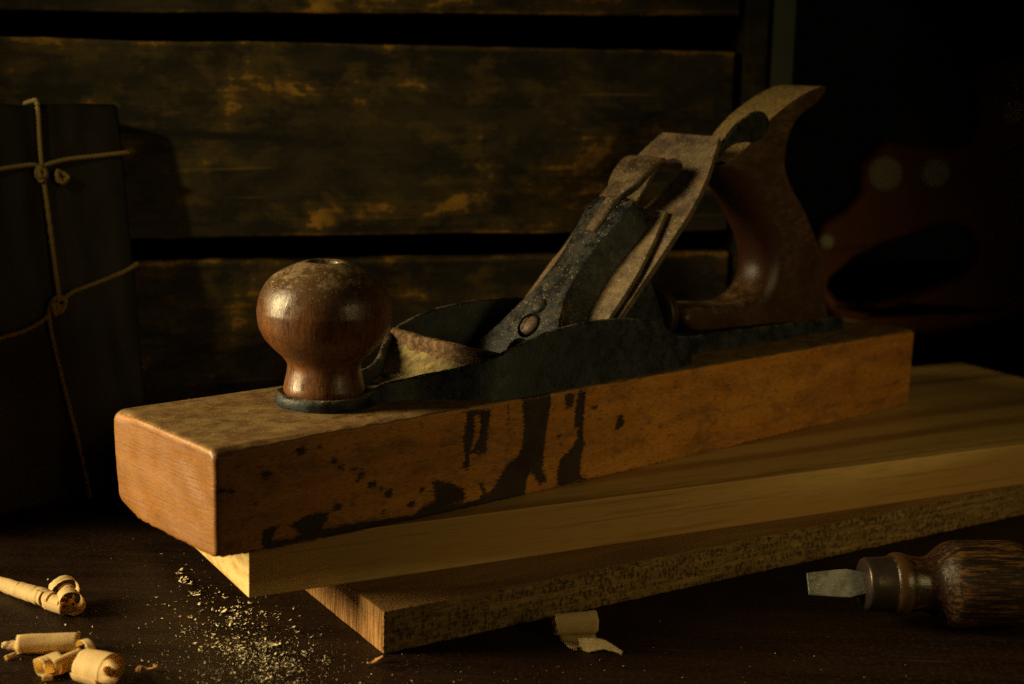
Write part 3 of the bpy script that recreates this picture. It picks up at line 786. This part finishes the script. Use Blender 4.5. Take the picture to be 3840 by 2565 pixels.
# choose the inward sign from the area
ar = sum(TPs[i][0] * TPs[(i + 1) % n][1] - TPs[(i + 1) % n][0] * TPs[i][1] for i in range(n))
sg = 1 if ar < 0 else -1
T = 14.6; ts = [-1, -.985, -.94, -.87, -.78, -.68, -.56, -.42, -.25, 0, .25, .42, .56, .68, .78, .87, .94, .985, 1]
rows = []
for t in ts:
    row = []
    for (u, w, r), nn in zip(TPs, nrm):
        r = max(.3, r); dist = (1 - abs(t)) * T
        ins = r - sqrt(max(0, r * r - max(0, r - dist) ** 2))
        ins = min(ins, r)
        row.append((u + sg * nn[0] * ins * .9, M + t * T, Z(w + sg * nn[1] * ins * .9)))
    rows.append(row)
V1, F1 = grid(rows, closed=True)
# caps as fans of a slightly inset copy are not needed: flat faces
m_ = len(rows) - 1
F1.append(tuple(reversed(range(n)))); F1.append(tuple(range(m_ * n, (m_ + 1) * n)))
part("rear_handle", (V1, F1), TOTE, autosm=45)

# ------------------------------------------------------------------ screwdriver
ax0 = Vector((.129, .5752, .0185)); ax1 = Vector((.2243, .5847, .0185)); dirx = (ax1 - ax0).normalized()
drv = empty("screwdriver", "stubby flat screwdriver with blackened wooden handle and steel ferrule lying on the bench", "screwdriver",
            ax0, (0, 0, atan2(dirx.y, dirx.x)))
tw = lambda x, y, h: (h, y, x)
def dpart(n, prof, mat, par=drv): return mesh(n, *lathe(prof, 72, lambda x, y, h: (h, x, y)), mat, par, autosm=50)
hp = catmull([(12.2, 36.0), (13.1, 37.2), (13.5, 39.4), (13.2, 41.6), (12.2, 44.5), (11.5, 48.5), (11.6, 51.0), (12.8, 54.0), (15.2, 57.2), (17.4, 60.2), (18.5, 63.5), (18.7, 68), (18.75, 78), (18.7, 87), (18.0, 92), (16.0, 96.5), (12.5, 100), (7, 102.5), (.1, 103.5)], 4)
dpart("handle", [(.1, 36)] + hp, DRIVER)
dpart("ferrule", [(.1, 24.1), (10.0, 24.1), (10.9, 24.6), (11.3, 25.6), (11.35, 28), (11.5, 32), (11.8, 35), (12.1, 36.0), (12.2, 36.4), (.1, 36.4)], FERRULE)
tilt = .95
def ft(a, b, t):
    return (a, b * cos(tilt) - t * sin(tilt), b * sin(tilt) + t * cos(tilt))
rows = []
for x, hw, th in [(0, 4.7, .5), (.4, 4.85, .62), (6, 5.4, 1.0), (12, 5.9, 1.4), (17.3, 6.2, 1.9), (24.6, 4.7, 2.2), (26, 4.6, 2.2)]:
    rows.append([ft(x, b, t) for b, t in ((-hw, -th), (hw, -th), (hw, th), (-hw, th))])
bo = mesh("blade", *grid(rows, closed=True, cap=True), BLADESTEEL, drv, smooth=False); bevel(bo, .3, 2)

# ------------------------------------------------------------------ shavings
def scroll(p0, p1, r0, r1, turns, a0=0., na=90, nl=14, wob=.25, rag=.8, cone=0., seed=0, pitch=0.):
    """ribbon as wide as p0..p1 rolled round that line"""
    P0, P1 = Vector(p0), Vector(p1); d = (P1 - P0); L = d.length; d.normalize()
    x = Vector((0, 0, 1)); x = (x - d * x.dot(d)).normalized(); y = d.cross(x); rows = []
    for i in range(na + 1):
        t = i / na; a = a0 + turns * 2 * pi * t; row = []
        for j in range(nl + 1):
            q = j / nl
            r = (r0 + (r1 - r0) * t) * (1 + cone * (q - .5)) + nz(t * 5 * turns, q * 3, seed) * wob
            r *= 1 + .09 * cos(2 * a + seed)
            e = (nz(t * 14, seed, 1) * rag if j == 0 else (nz(t * 14, seed, 7) * rag if j == nl else 0))
            row.append(tuple(P0 + d * (L * q + e + pitch * turns * t) + x * r * cos(a) + y * r * sin(a)))
        rows.append(row)
    return grid(rows)
def ribbon(path, width, normal=(0, 0, 1), n=8, rag=.6, seed=0, taper=1.):
    P = [Vector(p) for p in catmull(path, 6)]; rows = []
    for i, p in enumerate(P):
        d = (P[min(i + 1, len(P) - 1)] - P[max(i - 1, 0)]).normalized()
        s = d.cross(Vector(normal)).normalized(); w = width * (1 - (1 - taper) * i / len(P))
        rows.append([tuple(p + s * w * (j / n - .5) + s * nz(i * .4, j * .6, seed) * rag * (j in (0, n)) + Vector(normal) * nz(i * .3, j * .4, seed + 3) * .3) for j in range(n + 1)])
    return grid(rows)
def shaving(name, parts, label):
    o = mesh(name, *merge(*parts), SHAV)
    so = o.modifiers.new("thick", 'SOLIDIFY'); so.thickness = .00008; so.offset = 0
    tag(o, label, "wood shaving", "wood shavings lying on the bench"); return o
# 1: long tightly wound roll running in from the left edge
A, B = (-224, 588, 2.6), (-181.5, 557.8, 4.2)
def along(t): return tuple(A[i] + (B[i] - A[i]) * t for i in range(3))
pp = []
for k, (a, b, ra, rb_) in enumerate([(-.25, .16, 2.0, 2.5), (.12, .42, 2.6, 3.2), (.38, .62, 3.1, 3.7), (.58, .72, 3.6, 4.0), (.69, .78, 3.9, 4.1), (.755, .86, 3.8, 4.0), (.83, .99, 3.5, 3.6)]):
    pa, pb = Vector(along(a)), Vector(along(b)); pa.z = ra + .2; pb.z = rb_ + .2
    pp.append(scroll(pa, pb, (ra + rb_) / 2, (ra + rb_) / 2 * .9, 1.6, a0=k * 1.7, cone=(rb_ - ra) / rb_, wob=.35, rag=.7, seed=k))
pp.append(scroll((-190, 561.5, 3.6), (-181.0, 556.0, 3.6), 2.9, .9, 2.6, a0=1, wob=.1, seed=31))
pp.append(scroll((-181.6, 564.0, 5.2), (-177.6, 556.6, 5.4), 5.2, 4.6, -1.05, a0=2.6, wob=.35, rag=.9, nl=16, cone=.08, seed=11))
pp.append(scroll((-180.6, 562.0, 3.6), (-178.0, 557.8, 3.6), 2.6, 1.0, 1.3, a0=2.0, wob=.3, rag=.6, seed=12))
pp.append(scroll((-187.6, 573, 6.0), (-184.6, 568.2, 6.0), 5.8, 5.2, .8, a0=-1.9, wob=.4, rag=.9, seed=15))
pp.append(scroll((-184.6, 569.4, 5.2), (-182.6, 566.0, 5.2), 4.0, 3.4, .9, a0=-1.3, wob=.3, rag=.5, nl=5, seed=19))
shaving("wood_shaving", pp, "long tightly rolled pale shaving running in from the left edge of the bench")
# 2: loose double curl in the bottom left corner
pp = []
pp.append(scroll((-187.5, 518.0, 3.7), (-164.5, 521.8, 3.8), 3.8, 3.1, 1.15, a0=2.6, wob=.35, rag=.9, cone=.08, seed=2))
pp.append(scroll((-192.8, 517.3, 3.4), (-187.0, 517.9, 3.4), 1.9, .5, 2.4, a0=1, wob=.5, rag=1.2, cone=.6, seed=21))
pp.append(scroll((-189.4, 510.6, 1.0), (-186.4, 513.2, 1.6), 1.0, .4, 1.6, wob=.2, seed=3))
pp.append(ribbon([(-176, 514.6, .8), (-172.5, 509, .9), (-168.5, 504.5, 1.3), (-165.0, 501.5, 2.6)], 12, (0, -.35, .9), seed=4))
pp.append(ribbon([(-164, 519.0, .8), (-162.5, 514.5, 1.0), (-160.5, 510.5, 2.0)], 8, (0, -.35, .9), seed=44))
pp.append(scroll((-168.0, 496.4, 3.2), (-160.5, 506.0, 3.5), 3.0, 3.5, -1.35, a0=3.3, wob=.25, cone=.3, pitch=-3.0, na=110, seed=6))
pp.append(scroll((-171.8, 497.2, 3.6), (-169.6, 499.8, 3.6), 3.6, 3.4, 1.05, a0=.5, wob=.25, rag=.4, nl=5, seed=16))
pp.append(scroll((-169.5, 493.8, 1.2), (-166.0, 494.4, 1.2), 1.2, .5, 1.6, a0=.5, wob=.2, seed=14))
pp.append(scroll((-155.6, 497.6, 5.4), (-143.2, 489.8, 6.6), 5.4, 6.4, -1.12, a0=2.5, wob=.3, cone=.12, na=130, nl=18, rag=.45, seed=8))
pp.append(scroll((-151.0, 497.0, 5.6), (-144.2, 491.0, 6.5), 4.7, 3.6, -.6, a0=.9, wob=.3, cone=.1, rag=.8, seed=9))
pp.append(scroll((-158.5, 506, 5.6), (-156.0, 508.0, 5.7), 5.8, 6.0, .5, a0=-1.4, wob=.2, rag=.3, nl=4, seed=10))
pp.append(scroll((-146.0, 495.5, 4.4), (-143.6, 492.5, 4.4), 1.8, .5, 1.7, a0=-.6, wob=.5, rag=.8, seed=29))
shaving("wood_shaving", pp, "loose open curls of pale shaving in the front left corner, nearest the camera")
# 3: small curl in front of the rough board
pp = [scroll((21.2, 552.4, 5.6), (38.5, 557.4, 5.6), 3.0, 4.7, 1.45, a0=.2, wob=.3, cone=.12, seed=12),
      ribbon([(30.2, 557.5, .8), (31.2, 551, .3), (32.5, 545.5, .5), (34.0, 541.5, 1.2)], 17, (.1, -.3, .95), seed=13, taper=.72),
      ribbon([(31.5, 541.2, .7), (35.5, 539.8, 2.4), (40, 539.2, 3.2), (44.5, 537.8, 2.2), (48.5, 536.6, .8)], 7.5, (.05, -.75, .65), seed=23, taper=.15),
      ribbon([(28.5, 542.5, .8), (29.5, 540.2, .5), (30, 538.8, .5)], 1.6, seed=17)]
shaving("wood_shaving", pp, "single dull curled shaving with a torn tail in front of the rough sawn board")

# ------------------------------------------------------------------ sawdust and crumbs
rng = random.Random(4)
def over_board(x, y):      # keep the crumbs off the boards
    for bx, by, a in ((-.04658, .52891, .58575), (-.10161, .53922, .49754)):
        dx, dy = x - bx, y - by; u = dx * cos(a) + dy * sin(a); v = -dx * sin(a) + dy * cos(a)
        if u > -.001 and v > -.001 and bx > -.06: return True
    return False
V, F = [], []
def flake(x, y, z, s, curl=.5):
    a = rng.uniform(0, 2 * pi); l = s * rng.uniform(.6, 1.7); w = s * rng.uniform(.25, .7)
    tx, ty = rng.uniform(-.5, .5), rng.uniform(-.5, .5); o = len(V)
    pts = [(-l, -w * rng.uniform(.2, 1)), (-l * .1, -w), (l, -w * rng.uniform(.1, .8)), (l * .9, w * rng.uniform(.2, 1)), (0, w), (-l * .8, w * rng.uniform(.3, 1))]
    for px, py in pts:
        px *= rng.uniform(.75, 1.2)
        q = (x + px * cos(a) - py * sin(a), y + px * sin(a) + py * cos(a), z + abs(px * tx + py * ty) + s * .25 + curl * px * px / max(l, 1e-6) * .6)
        V.append(q)
    V.append((x, y, z + s * .25 + s * rng.uniform(0, .5)))
    for i in range(6): F.append((o + i, o + (i + 1) % 6, o + 6))
def crumb(n, cx, cy, sx, sy, rot, s0, s1):
    k = 0
    while k < n:
        gx, gy = rng.gauss(0, sx), rng.gauss(0, sy)
        x = cx + gx * cos(rot) - gy * sin(rot); y = cy + gx * sin(rot) + gy * cos(rot)
        if over_board(x, y): k += .2; continue
        flake(x * 1000, y * 1000, 0, (s0 + (s1 - s0) * rng.random() ** 3) * 1000); k += 1
crumb(300, -.103, .545, .030, .010, -1.0, .00018, .0009)
crumb(700, -.097, .515, .020, .018, -.6, .00009, .00045)
crumb(260, -.094, .506, .013, .014, .4, .00007, .00038)
crumb(40, -.118, .560, .012, .014, 0, .0004, .0013)
crumb(16, -.100, .530, .012, .012, 0, .0010, .0019)
crumb(1500, -.100, .518, .030, .025, -.6, .00004, .00016)
crumb(900, -.11, .54, .06, .05, 0, .00004, .00014)
crumb(160, -.10, .53, .06, .06, 0, .00008, .0003)
crumb(120, -.14, .59, .03, .05, 0, .0002, .0008)
crumb(160, -.02, .49, .07, .03, 0, .0001, .0003)
crumb(60, .08, .52, .07, .04, .2, .0001, .0004)
for k in range(46):
    a_ = rng.random(); cx_ = -.118 + .040 * a_ + rng.gauss(0, .008); cy_ = .556 - .060 * a_ + rng.gauss(0, .010)
    if over_board(cx_, cy_): continue
    for q in range(rng.randint(6, 34)):
        px_, py_ = cx_ + rng.gauss(0, .0017), cy_ + rng.gauss(0, .0024)
        if not over_board(px_, py_): flake(px_ * 1000, py_ * 1000, rng.uniform(0, .3), .10 + .55 * rng.random() ** 2.5)
crumb(420, -.03, .485, .06, .02, 0, .00005, .00035)
for fx, fy in ((-.1398, .5976), (-.143, .601), (-.1335, .586), (-.147, .611), (-.118, .567), (-.112, .561)):
    for k in range(6): flake((fx + rng.gauss(0, .0015)) * 1000, (fy + rng.gauss(0, .002)) * 1000, 0, rng.uniform(.6, 1.5))
def on_plane(u, v, w): return (PX * 1000 + u * cos(PA) - v * sin(PA), PY * 1000 + u * sin(PA) + v * cos(PA), (H1 + H2) * 1000 + w)
for k in range(520):
    u_, v_ = rng.uniform(2, 470), rng.uniform(2, PW - 3)
    if hypot(u_ - 78, v_ - M) < 22 or (90 < u_ < 285) or abs(v_ - M) < 18 and u_ > 80: continue
    flake(*on_plane(u_, v_, PH - .15), .06 + .28 * rng.random() ** 3)
for k in range(60):
    a_ = rng.uniform(0, 2 * pi); flake(*on_plane(78 + 19 * cos(a_), M + 19 * sin(a_), PH + 5.1), .06 + .2 * rng.random() ** 2)
sdst = mesh("sawdust", V, F, MFLAKE, smooth=False); sdst['kind'] = 'stuff'
sdst['label'] = "pale sawdust and tiny shavings scattered over the bench in front of the boards"
# reddish chips one can tell apart
def chip(name, x, y, pts, lab, col):
    o = mesh(name, *merge(ribbon(pts, 1.6, seed=x)), col); so = o.modifiers.new("thick", 'SOLIDIFY'); so.thickness = .0003
    o.location = (x / 1000, y / 1000, .0004); tag(o, lab, "wood chip", "small wood chips on the bench")
CH = mat_flat("orange_brown_chip", (.42, .21, .08), .7, .4, 400)
chip("wood_chip", -133.5, 502.5, [(-3, 0, .4), (-2.6, 2.2, 1.4), (0, 2.8, .6), (2.8, 2.0, 1.6), (3.2, 3.2, 2.2)], "small orange brown curled chip lying right of the open shaving curls", CH)
chip("wood_chip", -49, 518.5, [(-2.5, -1, 1), (-1, 0, .5), (1, 2.2, 1.2), (3, 2.8, 2.2)], "tiny brown splinter at the foot of the rough sawn board's near corner", CH)

# ------------------------------------------------------------------ tied bundle on the left
bl_o = Vector((-.2175, .7161, 0)); bd = Vector((cos(PA), sin(PA), 0)); LEAN = radians(10)
bund = empty("tied_bundle", "dark leather covered bundle tied with twine, leaning back at the left of the hand plane", "bundle", bl_o, (LEAN * -1, 0, PA))
bund.rotation_euler = (Matrix.Rotation(PA, 3, 'Z') @ Matrix.Rotation(-LEAN, 3, 'X')).to_euler()
Vb, Fb = box_surface(steps(170, 3), steps(26, 5, (.5, 1.2, 2.2)), steps(207, 5))
Vb = round_box(Vb, (170, 26, 207), lambda p: 2.4)
Vb = [(x - 132, y, z + nz(x * .03, 2, z * .03) * 1.2 - .0) for x, y, z in Vb]
Vb = [(x, y + nz(x * .025, 5, z * .02) * 1.6 + (1.6 * math.exp(-((x + 2 + z * .04) / 7) ** 2) + nz(x * .12, 1, z * .02) * .8) * (y < 5), z) for x, y, z in Vb]
mesh("bundle_body", Vb, Fb, BLOCK, bund)
fN = Vector((sin(PA), -cos(PA), 0)); bup = -fN * sin(LEAN) + Vector((0, 0, 1)) * cos(LEAN); bnn = fN * cos(LEAN) + Vector((0, 0, 1)) * sin(LEAN)
# twine points (mm across, mm up the front face)
def tw_path(pts, off=1.4): return [(a, -off - (c[0] if c else 0), b) for a, b, *c in pts]
TWPTS = [[[-8.2, 209.2], [-8.1, 201.4], [-8.9, 185.9], [-9.1, 172.5], [-8.5, 159.1], [-7.8, 134.4], [-7.4, 116.3], [-7.0, 105.0]], [[-13.2, 102.1], [-13.6, 93.2], [-11.9, 78.4], [-8.9, 57.6], [-5.8, 37.8], [-3.3, 20.3], [-1.3, 1.0]], [[-40.3, 172.0], [-31.2, 173.4], [-15.1, 175.3], [-9.4, 174.7], [3.9, 177.6], [21.1, 179.2], [39.5, 180.8]], [[-49.4, 85.6], [-40.2, 89.1], [-26.3, 92.1], [-14.6, 97.8], [-10.9, 105.3], [-6.7, 107.2], [-3.9, 104.8], [-7.3, 99.4], [-12.3, 103.2]], [[0.9, 109.4], [16.5, 113.5], [30.7, 117.8], [41.0, 121.1]], [[-8.6, 105.1], [-3.6, 107.0], [1.4, 109.6]]]
for k, pts in enumerate(TWPTS):
    tp_ = tw_path(pts)
    if pts[-1][0] > 36: tp_[-1] = (38.2, -1.2, pts[-1][1]); tp_ += [(39.3, 1.5, pts[-1][1]), (39.4, 14, pts[-1][1] + .5)]
    if k == 0: tp_ = [(-8, 14, 208.6), (-8.2, 1, 208.4)] + [(-8.2, -1.2, 206.8)] + tp_[1:]
    if pts[0][0] < -25: tp_ = [(-133.3, 14, pts[0][1] - 4), (-133.2, 1.5, pts[0][1] - 4), (-132, -1.2, pts[0][1] - 4), (-85, -1.4, pts[0][1] - 3)] + tp_
    pth = catmull(tp_, 14)
    mesh("twine", *tube(pth, 1.15, 12, 3, 2.4, .26), TWINE, bund)
def knot(x, z, s, seed):
    r = random.Random(seed); pts = []
    for i in range(14):
        a = i * 2.1 + r.uniform(-.4, .4)
        pts.append((x + s * cos(a) * r.uniform(.5, 1), -2.4 - 1.6 * sin(i * 1.3), z + s * 1.3 * sin(a) * r.uniform(.5, 1)))
    mesh("twine_knot", *tube(catmull(pts, 8), 1.15, 10, 3, 2.4, .26), TWINE, bund)
for (x, z), s, sd_ in zip([[-10.3, 170.7], [0.1, 168.9], [-10.8, 101.9]], (3.4, 3.2, 3.0), (1, 5, 9)): knot(x, z, s, sd_)

# ------------------------------------------------------------------ wooden crate behind
crate = empty("wooden_crate", "old slatted wooden crate with flaking dark paint standing behind the hand plane", "crate", (-.23, .80, 0), (0, -radians(1.0), radians(15.14)))
def plank(x0, x1, y0, y1, z0, z1, name="plank", sag=1.2, seed=0, rise=0.):
    L, D, H = x1 - x0, y1 - y0, z1 - z0
    V, F = box_surface(steps(L, 8), steps(D, 6, (.6, 1.5, 3)) if D > 14 else [0, 1, 3, D / 2, D - 3, D - 1, D], steps(H, 6, (.6, 1.5, 3)))
    V = round_box(V, (L, D, H), lambda p: 1.5)
    out = []
    for x, y, z in V:
        k = (z / H - .5) * 2
        z += k * nz(x * .012, seed, 1 + (k > 0) * 5) * sag + k * nz(x * .08, seed, 3 + (k > 0) * 5) * .5
        out.append((x - L / 2, y, z - H / 2))
    o = mesh(name, out, F, CRATE, crate); o.location = ((x0 + x1) / 2000, y0 / 1000, (z0 + z1) / 2000); o.rotation_euler = (0, -rise, 0); return o
plank(-260, 380, 0, 14, 253.7, 350, seed=1, rise=.019)
plank(-260, 379, 0, 14, 127.0, 238.0, seed=2, rise=.001).data.materials[0] = CRATE_SPLIT
plank(-260, 381, 0, 14, 3, 113.2, seed=3)
plank(384, 399, -4, 26, 2, 350, "corner_post", .4, 4)
plank(-275, -262, -4, 26, 2, 350, "corner_post", .4, 5)
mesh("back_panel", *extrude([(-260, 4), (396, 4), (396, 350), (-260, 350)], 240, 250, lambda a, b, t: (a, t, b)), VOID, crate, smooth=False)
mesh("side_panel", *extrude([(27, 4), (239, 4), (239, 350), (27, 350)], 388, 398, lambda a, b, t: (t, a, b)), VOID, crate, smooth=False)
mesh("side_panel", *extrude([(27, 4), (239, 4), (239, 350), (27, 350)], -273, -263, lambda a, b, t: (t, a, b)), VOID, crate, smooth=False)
st_ = mesh("metal_strap", *extrude([(401, -4), (417, -4), (417, -1), (404, -1), (404, 40), (401, 40)], 205, 350, lambda a, b, t: (a, b, t)), STRAP, crate, smooth=False)
bevel(st_, .8, 2)

# ------------------------------------------------------------------ hand saw in the right background
YS = 1.16
saw = empty("hand_saw", "hand saw with red brown wooden handle and brass nuts, dim behind the boards", "saw", (.40, YS, 0))
SAWP = {"out": [[297.3, 185.8], [308.3, 181.7], [328.1, 180.7], [349.6, 179.6], [364.3, 184.6], [369.1, 199.7], [367.3, 219.0], [363.1, 234.6], [370.0, 246.1], [385.3, 251.8], [416.5, 257.2], [438.6, 249.3], [445.8, 198.9], [448.1, 127.6], [443.0, 72.9], [425.9, 44.6], [393.9, 36.1], [349.0, 27.0], [305.4, 22.7], [275.5, 30.0], [258.0, 44.2], [242.1, 62.1], [241.7, 91.4], [250.8, 115.3], [268.0, 126.7], [277.7, 139.7], [277.5, 164.7]], "hole": [[259.6, 71.0], [274.8, 85.2], [299.0, 99.8], [327.0, 110.7], [349.9, 117.9], [368.1, 115.8], [378.5, 101.7], [377.3, 85.2], [366.6, 73.8], [342.0, 63.8], [313.8, 53.6], [288.9, 46.2], [268.5, 50.1], [258.5, 60.8]], "plate": [[307.3, 172.8], [306.2, 308.3], [445.7, 313.0], [458.2, 199.3], [353.6, 174.4]], "nuts": [[296.9, 157.3, 11.4], [337.7, 159.3, 9.6], [397.4, 210.9, 7.7], [254.1, 100.5, 4.8]]}
def sfr(a, b, t): return (a - 400, t, b)
so = mesh("saw_handle", *extrude_hole(SAWP['out'], SAWP['hole'], 0, 22, sfr), SAWWOOD, saw, autosm=60); bevel(so, 5, 4, 50)
sp = mesh("saw_plate", *extrude(SAWP['plate'], 9, 11, sfr), SAWSTEEL, saw, smooth=False)
for x, z, r in SAWP['nuts']:
    r *= 1.25
    mesh("saw_nut", *lathe([(.1, 2.2), (r * .5, 2.1), (r * .8, 1.6), (r, .6), (r, -3), (.1, -3)], 40, lambda a, b, h: (x - 400 + a, -h, z + b)), BRASS, so)
